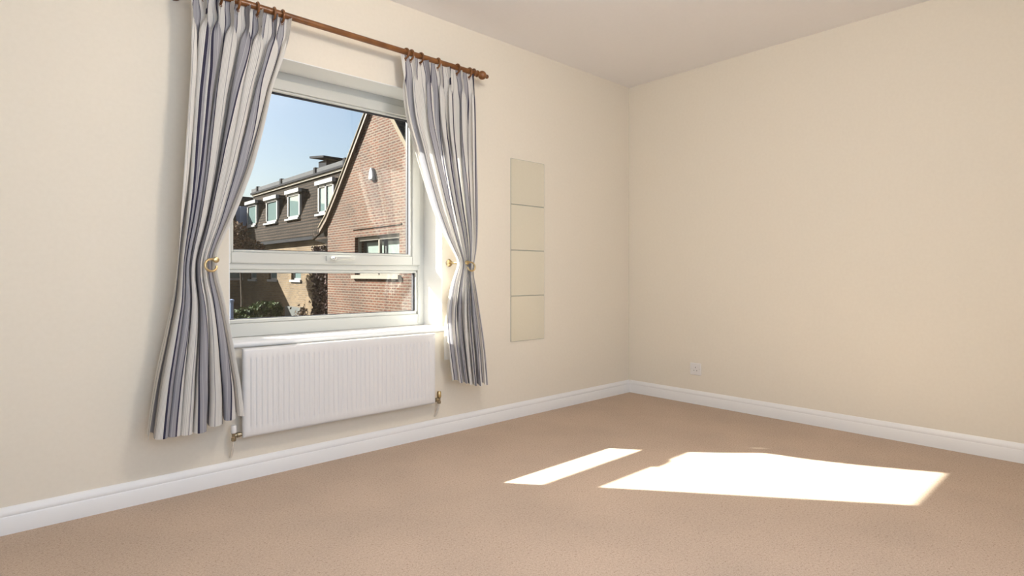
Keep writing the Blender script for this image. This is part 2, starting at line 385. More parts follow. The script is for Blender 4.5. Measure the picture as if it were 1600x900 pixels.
b.build('glazing_bead', M['upvc'], sash, bevel=0.003)
b = MB(); t2 = 0.004
for (x0, x1, z0, z1) in ((hx0 - t, hx0 + t2, hz0 - t, hz1 + t), (hx1 - t2, hx1 + t, hz0 - t, hz1 + t), (hx0, hx1, hz0 - t, hz0 + t2), (hx0, hx1, hz1 - t2, hz1 + t)):
    b.box(x0, x1, FY0 + 0.016, FY0 + 0.036, z0, z1)
b.build('gasket', M['gasket'], sash)
MB().box(hx0 - t, hx1 + t, FY0 + 0.022, FY0 + 0.028, hz0 - t, hz1 + t).build('pane', M['glass'], sash)
hp = on_y(517, 405, FY0 - 0.014)
b = MB(); hy = FY0 - 0.014
b.box(hp.x - 0.028, hp.x + 0.028, hy - 0.010, hy, 0.995, 1.022)
b.tube([(hp.x, hy, 1.010), (hp.x, hy - 0.034, 1.010)], 0.010, 12)
b.tube([(hp.x - 0.006, hy - 0.034, 1.010), (hp.x + 0.03, hy - 0.038, 1.011), (hp.x + 0.08, hy - 0.036, 1.013), (hp.x + 0.125, hy - 0.032, 1.011)], [0.011, 0.010, 0.008, 0.007], 12)
b.build('handle', M['upvc'], sash, smooth=True)
MB().lathe((hp.x, hy - 0.033, 1.010), (0, -1, 0), [(0, 0.0085), (0.016, 0.0085), (0.018, 0.006)], 14).build('lock_button', M['steel'], sash, smooth=True)
b = MB().prism([(D1, OZ0 - 0.028), (-0.008, OZ0 - 0.028), (-0.015, OZ0 - 0.023), (-0.018, OZ0 - 0.014), (-0.015, OZ0 - 0.005), (-0.008, OZ0), (D1, OZ0)], 'x', OX0 - 0.012, OX1 + 0.012)
b.build('window_sill', M['gloss'], win, smooth=True)

# ------------------------------------------------------------------ radiator
RX0, RX1, RZ0, RZ1 = -2.916, -1.893, 0.203, 0.596
rad = tag(empty('radiator', (-2.405, -0.05, RZ0)), 'white fluted panel radiator on the wall under the window', 'radiator')
nf = 40
xs = [RX0, RX0 + 0.004, RX0 + 0.012, RX0 + 0.020]
ix0, ix1 = RX0 + 0.028, RX1 - 0.028
K = 10
xs += [ix0 + (ix1 - ix0) * i / (nf * K) for i in range(nf * K + 1)]
xs += [RX1 - 0.020, RX1 - 0.012, RX1 - 0.004, RX1]
zs = [RZ0, RZ0 + 0.004, RZ0 + 0.012, RZ0 + 0.034, RZ0 + 0.042, RZ0 + 0.052, RZ0 + 0.13, RZ0 + 0.2, RZ1 - 0.12, RZ1 - 0.052, RZ1 - 0.044, RZ1 - 0.036, RZ1 - 0.012, RZ1 - 0.004, RZ1]
def rad_y(x, z):
    ed = min(x - RX0, RX1 - x, z - RZ0, RZ1 - z)
    y = -0.070 + 0.010 * max(0, 1 - ed / 0.010) ** 2
    inx = ix0 <= x <= ix1; a = min(max((z - RZ0 - 0.034) / 0.016, 0), 1) * min(max((RZ1 - 0.036 - z) / 0.016, 0), 1)
    if inx:
        ph = ((x - ix0) / (ix1 - ix0) * nf) % 1.0
        tr = abs(ph - 0.5) * 2                            # 0 in the middle of a rib, 1 at the joint
        g = min(max((tr - 0.50) / 0.30, 0), 1); g = g * g * (3 - 2 * g)
        y += a * (-0.0015 + 0.0045 * g)
    return y
vs_ = []; fs = []
for z in zs:
    for x in xs: vs_.append((x, rad_y(x, z), z))
nx = len(xs)
for j in range(len(zs) - 1):
    for i in range(nx - 1): fs.append((j * nx + i, j * nx + i + 1, (j + 1) * nx + i + 1, (j + 1) * nx + i))
ring = [i for i in range(nx)] + [j * nx + nx - 1 for j in range(1, len(zs))] + [(len(zs) - 1) * nx + i for i in range(nx - 2, -1, -1)] + [j * nx for j in range(len(zs) - 2, 0, -1)]
bo = len(vs_)
for k in ring: vs_.append((vs_[k][0], -0.048, vs_[k][2]))
nr = len(ring)
for k in range(nr): fs.append((ring[k], ring[(k + 1) % nr], bo + (k + 1) % nr, bo + k))
fs.append(tuple(bo + k for k in range(nr)))
MB().add(vs_, fs).build('front_panel', M['rad'], rad, smooth=True)
b = MB().box(RX0 + 0.02, RX1 - 0.02, -0.0475, -0.022, RZ0 + 0.02, RZ1 - 0.015)
b.build('convector_fins', M['rad'], rad)
for x in (RX0 + 0.16, RX1 - 0.16):
    MB().box(x - 0.02, x + 0.02, -0.0215, -0.0005, RZ0 + 0.05, RZ1 - 0.05).build('wall_bracket', M['rad'], rad)
for sgn, x0 in ((-1, RX0), (1, RX1)):
    c = Vector((x0 + sgn * 0.034, -0.050, 0.218))
    v = MB().lathe(c + Vector((0, 0, -0.024)), (0, 0, 1), [(0, 0.008), (0.003, 0.0105), (0.014, 0.0105), (0.016, 0.008), (0.030, 0.008), (0.036, 0.011)], 14)
    v.lathe(c + Vector((sgn * 0.0, 0, 0)), (-sgn, 0, 0), [(0, 0.008), (0.012, 0.008), (0.013, 0.0115), (0.026, 0.0115), (0.027, 0.008), (0.042, 0.008)], 12)
    vo = v.build('valve', M['valve'], rad, smooth=True)
    MB().lathe(c + Vector((0, 0, 0.012)), (0, 0, 1), [(0, 0.011), (0.004, 0.0125), (0.030, 0.0115), (0.034, 0.008)], 16).build('valve_cap', M['plastic' if sgn < 0 else 'brass'], vo, smooth=True)
    MB().tube([c + Vector((0, 0, -0.022)), c + Vector((0, 0.002, -0.034)), c + Vector((0, 0.016, -0.062)), c + Vector((0, 0.034, -0.092)), (c.x, -0.006, 0.114)], 0.0055, 10).build('pipe', M['pipe'], rad, smooth=True)

# ------------------------------------------------------------------ curtain pole
PY, PZ = -0.105, 2.100
pole = tag(empty('curtain_pole', (-2.4, PY, PZ)), 'chestnut brown wooden curtain pole with ball finials above the window', 'curtain pole')
px0, px1 = -3.20, -1.632
MB().tube([(px0, PY, PZ), (px1, PY, PZ)], 0.0145, 20).build('pole', M['wood'], pole, smooth=True)
for sgn, x in ((1, px1), (-1, px0)):
    pr = [(0, 0.0145), (0.001, 0.019), (0.007, 0.020), (0.012, 0.017), (0.015, 0.0135), (0.018, 0.0145)]
    pr += [(0.018 + 0.025 * (1 - math.cos(a)), 0.014 * (1 - a / math.pi) * 0 + max(0.026 * math.sin(a), 0.011)) for a in [math.pi * k / 12 for k in range(1, 12)]]
    pr += [(0.068 + 0.011 * (1 - math.cos(a)), max(0.0125 * math.sin(a), 0.0005)) for a in [math.pi * k / 8 for k in range(2, 9)]]
    MB().lathe((x, PY, PZ), (sgn, 0, 0), pr, 20).build('finial', M['wood'], pole, smooth=True)
for x in (-3.17, -1.655):
    b = MB().lathe((x, -0.0, PZ - 0.005), (0, -1, 0), [(0, 0.028), (0.010, 0.028), (0.016, 0.020), (0.020, 0.011), (0.08, 0.010)], 18)
    b.torus((x, PY, PZ), (1, 0, 0), 0.020, 0.0045, 20, 8)
    b.build('bracket', M['wood'], pole, smooth=True)

# ------------------------------------------------------------------ curtains
CYP = -0.105
def edge_curve(pts, yc):
    P3 = []
    for x, y in pts:
        p = on_y(x, y, CYP); p = on_y(x, y, yc(p.z)); P3.append(p)
    P3 = sorted([(p.z, p.x) for p in P3]); zz = [p[0] for p in P3]; xx = [p[1] for p in P3]
    return lambda z: np.interp(z, zz, xx)
def smooth1(a, n):
    a = np.array(a, float)
    for _ in range(n):
        b_ = a.copy(); b_[1:-1] = (a[:-2] + 2 * a[1:-1] + a[2:]) / 4; a = b_
    return a
def make_curtain(name, label, Lpts, Rpts, hem, zt, ztie, npl, Wc, seed, rings_at, amp, phase=0.0, lean=1, pull=0.0):
    root = tag(empty(name, ((on_y(*Lpts[-1], CYP).x + on_y(*Rpts[-1], CYP).x) / 2, CYP, hem[0][1])), label, 'curtain', 'striped curtains at the window')
    rng = np.random.RandomState(seed)
    yc = lambda z: CYP - pull * (math.exp(-((z - ztie) / 0.40) ** 2) if z > ztie else 1 - 0.25 * min((ztie - z) / 0.6, 1))
    eL, eR = edge_curve(Lpts, yc), edge_curve(Rpts, yc)
    NU, NV = 300, 130
    us = np.linspace(0, 1, NU + 1)
    hz_u = np.interp(us, [h[0] for h in hem], [h[1] for h in hem])
    ts = np.linspace(0, 1, NV + 1)
    zref = zt + (np.mean([h[1] for h in hem]) - zt) * ts
    xl = smooth1(eL(zref), 8); xr = smooth1(eR(zref), 8)
    fold_amp = 0.75 + 0.5 * rng.rand(npl + 2); fold_w = 0.75 + 0.5 * rng.rand(npl); fold_w = np.cumsum(np.r_[0, fold_w]); fold_w /= fold_w[-1]
    fu = np.interp(us, fold_w, np.linspace(0, npl, npl + 1))       # pleat number, unevenly spaced
    V = np.zeros((NV + 1, NU + 1, 3)); UVv = np.zeros((NV + 1, NU + 1, 2))
    a_wob = rng.rand(4) * 6
    for j, t in enumerate(ts):
        z = zt + (hz_u - zt) * t
        zr = zref[j]
        d_top = zt - zr                                            # metres below heading
        k_tie = math.exp(-((zr - ztie) / 0.16) ** 2)
        below = 1 / (1 + math.exp((zr - ztie + 0.05) / 0.03)) if True else 0
        wid = xr[j] - xl[j]
        ph = fu + phase + 0.10 * np.sin(2.3 * us * 6 + 2.4 * zr + a_wob[0]) * min(d_top / 0.3, 1) + 0.06 * np.sin(9 * us + a_wob[1] - 3 * zr) * min(d_top / 0.3, 1)
        A = np.interp(ph, np.arange(npl + 2), fold_amp)
        c = np.cos(2 * math.pi * ph)
        roundf = np.sign(c) * np.abs(c) ** 0.8
        # pinch pleat heading: narrow triple bump with flat cloth between
        dist = np.abs(((ph + 0.5) % 1.0) - 0.5)
        pin = np.exp(-(dist / 0.13) ** 2) * (1.1 + 0.35 * np.cos(2 * math.pi * ph * 9)) * 1.3 - 0.45
        kpin = math.exp(-((d_top - 0.085) / 0.05) ** 2) if d_top > 0.085 else 1.0
        fan = 1 + 0.45 * max(0, 1 - d_top / 0.07)
        f = pin * kpin + roundf * (1 - kpin)
        am = amp * (0.62 + 0.45 * min(d_top / 0.5, 1)) * (1 - 0.30 * k_tie) + amp * (0.35 if pull == 0 else -0.15) * below * min(max((ztie - zr) / 0.4, 0), 1)
        yy = yc(zr) - f * am * A * 0.9
        # cloth collects into the pleats: overlap sideways so folds turn under
        xo = wid / npl * (0.20 * np.sin(4 * math.pi * ph) * (1 - kpin) * (1 - 0.4 * k_tie) + lean * 0.13 * np.sin(2 * math.pi * ph) * (1 - kpin))
        # pleats pull together at the pinch
        xo += -kpin * wid / npl * 0.16 * np.sin(2 * math.pi * ph) * math.exp(-((d_top - 0.085) / 0.05) ** 2)
        wob = 0.006 * np.sin(5 * zr + 4 * us + a_wob[2]) * (1 - k_tie) * min(d_top / 0.4, 1)
        fade = np.minimum(np.minimum(us, 1 - us) / 0.05, 1)
        x = xl[j] + wid * us + (xo + wob) * fade
        V[j, :, 0] = x; V[j, :, 1] = np.minimum(yy, -0.036); V[j, :, 2] = z - (0.006 * np.cos(2 * math.pi * ph) * t * t)
        UVv[j, :, 0] = us * Wc; UVv[j, :, 1] = z
    n = NU + 1
    faces = []
    for j in range(NV):
        for i in range(NU):
            faces.append((j * n + i, (j + 1) * n + i, (j + 1) * n + i + 1, j * n + i + 1))
    o = MB(); o.v = [tuple(p) for p in V.reshape(-1, 3)]; o.f = faces
    ob = o.build('fabric', M['cloth'], root, smooth=True)
    me = ob.data; uvl = me.uv_layers.new(name='UVMap')
    li = np.zeros(len(me.loops), int); me.loops.foreach_get('vertex_index', li)
    uvl.data.foreach_set('uv', UVv.reshape(-1, 2)[li].reshape(-1))
    me.polygons.foreach_set('use_smooth', [True] * len(me.polygons))
    # rings and hooks
    for rx in rings_at:
        p = on_y(rx, 60, PY)
        r_ = MB().torus((p.x, PY, PZ - 0.008), (1, 0.12 * random.uniform(-1, 1), 0), 0.0255, 0.0052, 28, 10)
        r_.torus((p.x, PY, PZ - 0.008 - 0.0335), (0, 1, 0), 0.0045, 0.0014, 12, 6)
        ro = r_.build('curtain_ring', M['wood'], root, smooth=True)
        MB().tube([(p.x, PY, PZ - 0.044), (p.x, PY + 0.004, PZ - 0.052), (p.x, PY + 0.010, PZ - 0.056), (p.x, PY + 0.012, PZ - 0.044)], 0.0012, 6).build('hook', M['steel'], ro)
    return root, V, UVv
LL = [(300, -30), (293, 0), (299, 13), (297, 40), (296, 110), (287, 228), (280, 331), (277, 400), (271, 461), (258.6, 524), (244, 590), (232, 655), (226, 690)]
LR = [(456, 10), (452, 39), (446, 75), (438, 100), (423, 140), (407.6, 210), (392, 269), (376.7, 310), (363, 345), (346, 380), (336, 402), (335, 415), (338, 440), (346.5, 469), (357.5, 527.5), (365.6, 575), (372, 608), (377, 655)]
RL = [(624, 70), (627, 88), (630, 120), (633, 164), (637, 192), (648, 232), (651, 246), (664, 290), (676, 326), (696, 372), (713, 404), (719, 415), (713, 428), (707, 449), (701, 487), (700, 513), (702, 544), (705.5, 582), (708, 600)]
RR = [(739, 105), (740, 118), (742, 160), (742.4, 200), (743, 250), (744, 290), (744, 340), (743, 380), (738, 412), (737, 425), (741, 440), (746.7, 482), (752, 515), (756.7, 553), (760, 593), (761, 605)]
make_curtain('curtain', 'wide striped curtain tied back at the left side of the window', LL, LR,
             [(0, 0.287), (0.45, 0.284), (0.6, 0.287), (0.64, 0.300), (1, 0.325)], 2.088, 0.985, 7, 1.05, 3, [318, 345, 372, 402, 428, 441], 0.036)
rc, _, _ = make_curtain('curtain', 'narrow striped curtain catching sun at the right side of the window', RL, RR,
             [(0, 0.325), (0.3, 0.315), (0.7, 0.285), (1, 0.285)], 2.086, 0.975, 6, 0.88, 11, [634, 642, 657, 684, 714, 733], 0.027, phase=0.15, lean=-1, pull=0.04)

# plain lining showing behind the leading edge of the narrow curtain
lv = []; lf = []; lu = []
ledge = [(712, 432), (706, 449), (699, 480), (695, 505), (693.5, 530), (694, 563)]
for j in range(31):
    t = j / 30 * (len(ledge) - 1); k = min(int(t), len(ledge) - 2); q = t - k
    x = ledge[k][0] * (1 - q) + ledge[k + 1][0] * q; y = ledge[k][1] * (1 - q) + ledge[k + 1][1] * q
    a = on_y(x, y, -0.075)
    for i in range(13):
        lv.append((a.x + 0.075 * i / 12, -0.075 + 0.010 * math.sin(i / 12 * 7) * min(j / 8, 1), a.z)); lu.append((i / 12 * 0.1, a.z))
for j in range(30):
    for i in range(12): lf.append((j * 13 + i, (j + 1) * 13 + i, (j + 1) * 13 + i + 1, j * 13 + i + 1))
lo_ = MB().add(lv, lf).build('lining', M['lining'], rc, smooth=True); lo_['label'] = 'plain white lining'
lo_.data.uv_layers.new(name='UVMap')

# brass hold-backs
def holdback(label, wx, z, flip):
    root = tag(empty('curtain_holdback', (wx, 0, z)), label, 'holdback', 'brass curtain holdbacks')
    MB().lathe((wx, 0, z), (0, -1, 0), [(0, 0.021), (0.004, 0.022), (0.008, 0.017), (0.011, 0.010)], 18).build('rosette', M['brass'], root, smooth=True)
    ye = -0.175
    MB().tube([(wx, -0.009, z), (wx, ye, z)], 0.0055, 12).build('stem', M['brass'], root, smooth=True)
    pts = []
    for k in range(22):
        a = math.radians(100 - k * 13.2)
        R_ = 0.027 - 0.0003 * k
        pts.append((wx + flip * (0.02 + R_ * math.cos(a)), ye - 0.002 - 0.012 * math.sin(k / 21 * math.pi), z - 0.024 + R_ * math.sin(a)))
    MB().tube([(wx, ye, z)] + pts, 0.0048, 10).build('curl', M['brass'], root, smooth=True)
    b = MB().lathe((wx, ye + 0.012, z), (0, -1, 0), [(0, 0.008), (0.003, 0.0115), (0.012, 0.0125), (0.018, 0.010), (0.020, 0.003)], 16)
    b.build('knob', M['brass'], root, smooth=True)
hb = on_y(338, 406, -0.175); holdback('brass holdback on the wide curtain, left of the window', hb.x, hb.z, -1)
hb = on_y(703, 411, -0.01); holdback('brass holdback on the sunlit narrow curtain, right of the window', hb.x, hb.z, 1)

# ------------------------------------------------------------------ mirror tiles
lab = ['topmost of four square mirror tiles on the wall', 'second square mirror tile from the top of the column',
       'third square mirror tile from the top of the column', 'lowest of four square mirror tiles, nearest the floor']
p0, p1 = on_y(797.5, 247, 0), on_y(849.5, 535, 0)
zt_, zb_ = p0.z, on_y(797.5, 535, 0).z
ht = (zt_ - zb_) / 4
for k in range(4):
    z1 = zt_ - k * ht; z0 = z1 - ht + 0.003
    root = tag(empty('mirror_tile', ((p0.x + p1.x) / 2, 0, z0)), lab[k], 'mirror', 'mirror tiles on the window wall')
    MB().box(p0.x, p1.x, -0.0045, -0.0012, z0, z1).build('glass_edge', M['mirror_edge'], root)
    ang = [0.0, 0.004, 0.006, 0.002][k]
    MB().add([(p0.x + 0.0015, -0.0047, z0 + 0.0015), (p1.x - 0.0015, -0.0047 - ang * 0.1, z0 + 0.0015), (p1.x - 0.0015, -0.0047 - ang * 0.1, z1 - 0.0015), (p0.x + 0.0015, -0.0047, z1 - 0.0015)], [(0, 1, 2, 3)]).build('mirror_face', M['mirror'], root)

# ------------------------------------------------------------------ socket on the right wall
sc = on_x(1087.5, 576.5, 0)
sk = tag(empty('wall_socket', (0, sc.y, sc.z)), 'white single wall socket low on the plain wall', 'socket')
MB().box(-0.009, 0, sc.y - 0.043, sc.y + 0.043, sc.z - 0.043, sc.z + 0.043).build('face_plate', M['plastic'], sk, bevel=0.004)
MB().box(-0.0125, -0.0085, sc.y - 0.030, sc.y - 0.012, sc.z + 0.014, sc.z + 0.034).build('rocker_switch', M['plastic'], sk, bevel=0.002)
for dy, dz, w_, h_ in ((0, 0.012, 0.004, 0.008), (0.011, -0.010, 0.0065, 0.004), (-0.011, -0.010, 0.0065, 0.004)):
    MB().box(-0.0096, -0.0085, sc.y + dy - w_ / 2, sc.y + dy + w_ / 2, sc.z + dz - h_ / 2, sc.z + dz + h_ / 2).build('pin_slot', M['slot'], sk)
for dy in (-0.030, 0.030):
    MB().lathe((-0.0085, sc.y + dy, sc.z), (-1, 0, 0), [(0, 0.003), (0.001, 0.003)], 10).build('screw', M['steel'], sk)

# ================================================================== OUTDOORS (positions relative to the camera plan)
def W(x, y): return (x + CAM.x, y + CAM.y)
GZ = -2.6
struct(MB().box(-60, 60, 0.34, 90, GZ - 0.2, GZ).build('ground', M['asphalt']), 'shaded courtyard ground between the houses', 'ground')

# --- red brick house: gable facing -X
GX = 8.0 + CAM.x
gy = lambda y: y + CAM.y
house = tag(empty('brick_house', (GX + 3, gy(14.26), GZ)), 'red brick gabled house close outside the window', 'building')
wy0, wy1, wz0, wz1 = gy(13.13), gy(15.60), 0.93, 2.03         # its casement window
gl = [(gy(17.43), GZ), (gy(17.43), 2.60), (gy(16.70), 3.34), (gy(14.26), 6.0), (gy(12.0), 3.25), (gy(9.9), 0.7), (gy(9.9), GZ)]
def gable_z(y):
    pts = sorted([(p[0], p[1]) for p in gl[1:6]]); return float(np.interp(y, [p[0] for p in pts], [p[1] for p in pts]))
b = MB()
ys = sorted(set([gl[0][0], gl[2][0], gl[3][0], gl[4][0], gl[6][0], wy0, wy1]))
for y0, y1 in zip(ys[:-1], ys[1:]):                            # strips so the opening stays clear
    if wy0 - 1e-6 <= y0 and y1 <= wy1 + 1e-6:
        b.prism([(y0, GZ), (y1, GZ), (y1, wz0), (y0, wz0)], 'x', GX, GX + 0.3)
        b.prism([(y0, wz1), (y1, wz1), (y1, gable_z(y1)), (y0, gable_z(y0))], 'x', GX, GX + 0.3)
    else:
        b.prism([(y0, GZ), (y1, GZ), (y1, gable_z(y1)), (y0, gable_z(y0))], 'x', GX, GX + 0.3)
b.build('gable_wall', M['red_brick'], house)
MB().box(GX + 0.3, GX + 6, gl[0][0] - 0.25, gl[0][0], GZ, 2.3).build('side_wall', M['red_brick_x'], house)
th = 0.13
def roof_slab(pts, x0, x1, t):
    up = [(y, z + t) for y, z in pts]
    return MB().prism(pts + up[::-1], 'x', x0, x1)
left_r = [(gy(14.26), 6.02), (gy(16.70), 3.37), (gy(17.35), 2.72), (gy(17.85), 2.36), (gy(18.65), 2.10)]
right_r = [(gy(14.26), 6.02), (gy(12.0), 3.27), (gy(9.6), 0.36)]
roof_slab(left_r, GX + 0.02, GX + 0.36, th).build('roof_slope', M['tile'], house)
roof_slab(left_r[:3] + [(gy(17.6), 2.5)], GX + 0.36, GX + 6, th).build('roof_slope', M['tile'], house)
roof_slab(right_r, GX + 0.02, GX + 6, th).build('roof_slope', M['tile'], house)
roof_slab([(y, z - 0.09) for y, z in left_r[:4]], GX - 0.10, GX + 0.02, 0.17).build('verge_board', M['verge'], house)
roof_slab([(y, z + 0.075) for y, z in left_r[:4]], GX - 0.13, GX - 0.10, 0.05).build('verge_edge', M['mortar'], house)
roof_slab([(y, z - 0.06) for y, z in right_r], GX - 0.02, GX + 0.02, 0.19).build('verge_mortar', M['mortar'], house)
b = MB().prism([(gy(17.43), 1.60), (gy(17.75), 1.95), (gy(18.55), 2.08), (gy(17.85), 2.34), (gy(17.43), 2.66)], 'x', GX + 0.05, GX + 0.36)
b.build('eave_corbel', M['tile_x'], house)
wn = empty('casement_window', (0, 0, 0)); wn.parent = house
wn.matrix_parent_inverse = Matrix.Translation(-Vector(house.location))
wfr = 0.07
b = MB()
b.box(GX + 0.10, GX + 0.18, wy0, wy1, wz0, wz0 + wfr); b.box(GX + 0.10, GX + 0.18, wy0, wy1, wz1 - wfr - 0.04, wz1)
for y in (wy0, (wy0 + wy1) / 2 - wfr / 2, wy1 - wfr): b.box(GX + 0.10, GX + 0.18, y, y + wfr, wz0, wz1)
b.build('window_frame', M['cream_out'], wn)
for y in (wy0 + wfr, (wy0 + wy1) / 2 + wfr / 2):
    y1_ = y + (wy1 - wy0 - 3 * wfr) / 2
    MB().box(GX + 0.14, GX + 0.15, y, y1_, wz0 + wfr, wz1 - wfr - 0.04).build('pane', M['glass'], wn)
    MB().box(GX + 0.26, GX + 0.28, y - 0.02, y1_ - 0.18, wz0, wz1 - 0.16).build('blind', M['blind'], wn)
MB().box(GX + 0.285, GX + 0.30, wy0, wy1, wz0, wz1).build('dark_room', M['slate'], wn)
MB().box(GX - 0.09, GX + 0.12, wy0 - 0.08, wy1 + 0.08, wz0 - 0.11, wz0 - 0.005).build('window_cill', M['cream_out'], house)
MB().box(GX - 0.035, GX, wy0 - 0.12, wy1 + 0.12, wz1 + 0.225, wz1 + 0.262).build('lintel_course', M['red_brick'], house)
ab = on_x(583.5, 273, GX)
b = MB().prism([(ab.y - 0.10, ab.z - 0.16), (ab.y + 0.10, ab.z - 0.16), (ab.y + 0.135, ab.z - 0.08), (ab.y + 0.10, ab.z + 0.06), (ab.y + 0.035, ab.z + 0.19), (ab.y - 0.035, ab.z + 0.19), (ab.y - 0.10, ab.z + 0.06), (ab.y - 0.135, ab.z - 0.08)], 'x', GX - 0.10, GX)
tag(b.build('alarm_box', M['white_out'], None, bevel=0.03), 'small white alarm box fixed on the brick gable', 'alarm box')
# dark roof rising behind the gable on the right
far = tag(empty('slate_roofed_house', (GX + 9, gy(9), GZ)), 'house with dark slate roof showing past the brick gable', 'building')
MB().prism([(gy(5), 2.0), (gy(10.5), 8.6), (gy(13.2), 8.6), (gy(13.9), 4.0), (gy(13.9), 2.0)], 'x', GX + 6.2, GX + 12).build('roof', M['slate'], far)
MB().box(GX + 6.3, GX + 12, gy(5.2), gy(13.8), GZ, 2.0).build('wall', M['red_brick'], far)

# --- mansard terrace facing -X, beyond the gable
MX = 8.5 + CAM.x
ter = tag(empty('mansard_terrace', (MX, gy(24), GZ)), 'yellow brick terrace with brown mansard roof and white dormers', 'building')
Y0, Y1, EZ, TZ, BX = gy(17.72), gy(27.25), 2.22, 4.68, 0.55
# window openings are cut into the facade by strips
fw = [(gy(20.76), gy(21.66)), (gy(23.1), gy(24.0)), (gy(25.45), gy(26.35))]
ys = sorted([Y0, Y1] + [v for p in fw for v in p]); b = MB()
for y0, y1 in zip(ys[:-1], ys[1:]):
    if any(abs(y0 - p[0]) < 1e-6 for p in fw):
        b.box(MX, MX + 0.3, y0, y1, GZ, 0.75); b.box(MX, MX + 0.3, y0, y1, 1.75, EZ)
    else: b.box(MX, MX + 0.3, y0, y1, GZ, EZ)
b.build('facade', M['stock_brick'], ter)
MB().box(MX + 0.3, MX + 7, Y0, Y0 + 0.25, GZ, EZ).build('end_wall', M['stock_brick_x'], ter)
for y0, y1 in fw:
    wo = MB(); 
    for bx in ((y0, y0 + 0.06, 0.75, 1.75), (y1 - 0.06, y1, 0.75, 1.75), (y0, y1, 0.75, 0.81), (y0, y1, 1.69, 1.75)): wo.box(MX + 0.08, MX + 0.15, *bx)
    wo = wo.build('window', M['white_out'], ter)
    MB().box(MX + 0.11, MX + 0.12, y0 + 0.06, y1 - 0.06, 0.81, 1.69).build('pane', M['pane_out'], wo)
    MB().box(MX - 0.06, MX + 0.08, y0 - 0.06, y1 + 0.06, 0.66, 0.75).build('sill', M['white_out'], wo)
MB().prism([(MX - 0.12, EZ), (MX - 0.12, EZ + 0.10), (MX + BX - 0.06, TZ - 0.12), (MX + BX + 0.2, TZ - 0.12), (MX + BX + 0.2, EZ)], 'y', Y0, Y1).build('mansard_roof', M['tile'], ter)
MB().box(MX - 0.20, MX - 0.09, Y0 + 0.9, Y1, EZ - 0.06, EZ + 0.05).build('gutter', M['dark_lead'], ter)
MB().box(MX + BX - 0.16, MX + BX - 0.02, Y0, Y1, TZ - 0.20, TZ - 0.12).build('soffit_board', M['cream_out'], ter)
MB().box(MX + BX - 0.22, MX + 6, Y0, Y1, TZ - 0.12, TZ - 0.04).build('roof_edge', M['dark_lead'], ter)
b = MB().box(MX + BX - 0.17, MX + BX - 0.07, Y0, Y1, TZ - 0.04, TZ + 0.13)
b.build('parapet_capping', M['lead'], ter)
for py_ in (17.95, 20.3, 23.6, 26.4):
    MB().box(MX + BX - 0.21, MX + BX - 0.05, gy(py_), gy(py_) + 0.16, TZ - 0.04, TZ + 0.18).build('parapet_joint', M['dark_lead'], ter)
vp = on_x(515, 252, MX + BX + 1.0)
b = MB().box(vp.x - 0.3, vp.x + 0.3, vp.y - 0.35, vp.y + 0.35, TZ - 0.04, vp.z - 0.02)
b.add([(vp.x - 0.5, vp.y - 0.55, vp.z), (vp.x + 0.5, vp.y - 0.55, vp.z), (vp.x + 0.5, vp.y + 0.75, vp.z + 0.16), (vp.x - 0.5, vp.y + 0.75, vp.z + 0.16),
       (vp.x - 0.5, vp.y - 0.55, vp.z + 0.08), (vp.x + 0.5, vp.y - 0.55, vp.z + 0.08), (vp.x + 0.5, vp.y + 0.75, vp.z + 0.24), (vp.x - 0.5, vp.y + 0.75, vp.z + 0.24)],
      [(3, 2, 1, 0), (4, 5, 6, 7), (0, 1, 5, 4), (1, 2, 6, 5), (2, 3, 7, 6), (3, 0, 4, 7)])
b.build('roof_vent', M['dark_lead'], ter)
DX = MX + 0.06                                                   # dormer fronts
for (xa, xb, yt, yb_, two) in ((496.5, 521, 287, 333, True), (449, 468, 302, 341, False), (415.5, 433, 312, 348, False), (386, 400.5, 319, 353, False)):
    a = on_x(xa, yb_, DX); c = on_x(xb, yt, DX)
    y1, y0 = a.y, c.y; zb, zt = a.z, on_x((xa + xb) / 2, yt, DX).z
    zb = on_x((xa + xb) / 2, yb_, DX).z
    dm = empty('dormer', (0, 0, 0)); dm.parent = ter; dm.matrix_parent_inverse = Matrix.Translation(-Vector(ter.location))
    b = MB(); f_ = 0.09
    b.box(DX, DX + 0.08, y0, y0 + f_, zb, zt); b.box(DX, DX + 0.08, y1 - f_, y1, zb, zt); b.box(DX, DX + 0.08, y0, y1, zb, zb + f_); b.box(DX, DX + 0.08, y0, y1, zt - f_, zt)
    if two: b.box(DX, DX + 0.08, (y0 + y1) / 2 - 0.05, (y0 + y1) / 2 + 0.05, zb, zt)
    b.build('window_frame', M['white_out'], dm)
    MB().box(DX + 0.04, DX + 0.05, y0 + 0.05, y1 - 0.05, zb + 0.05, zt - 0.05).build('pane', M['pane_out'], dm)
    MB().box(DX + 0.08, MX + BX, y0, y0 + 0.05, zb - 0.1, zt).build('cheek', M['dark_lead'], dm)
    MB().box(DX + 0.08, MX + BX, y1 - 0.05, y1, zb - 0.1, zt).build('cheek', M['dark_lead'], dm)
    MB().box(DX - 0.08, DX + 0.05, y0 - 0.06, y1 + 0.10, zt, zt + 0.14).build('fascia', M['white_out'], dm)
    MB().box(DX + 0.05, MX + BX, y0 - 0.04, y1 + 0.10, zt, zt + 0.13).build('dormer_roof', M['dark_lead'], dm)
    MB().box(DX - 0.10, DX + 0.10, y0 - 0.06, y1 + 0.06, zb - 0.07, zb).build('sill', M['white_out'], dm)
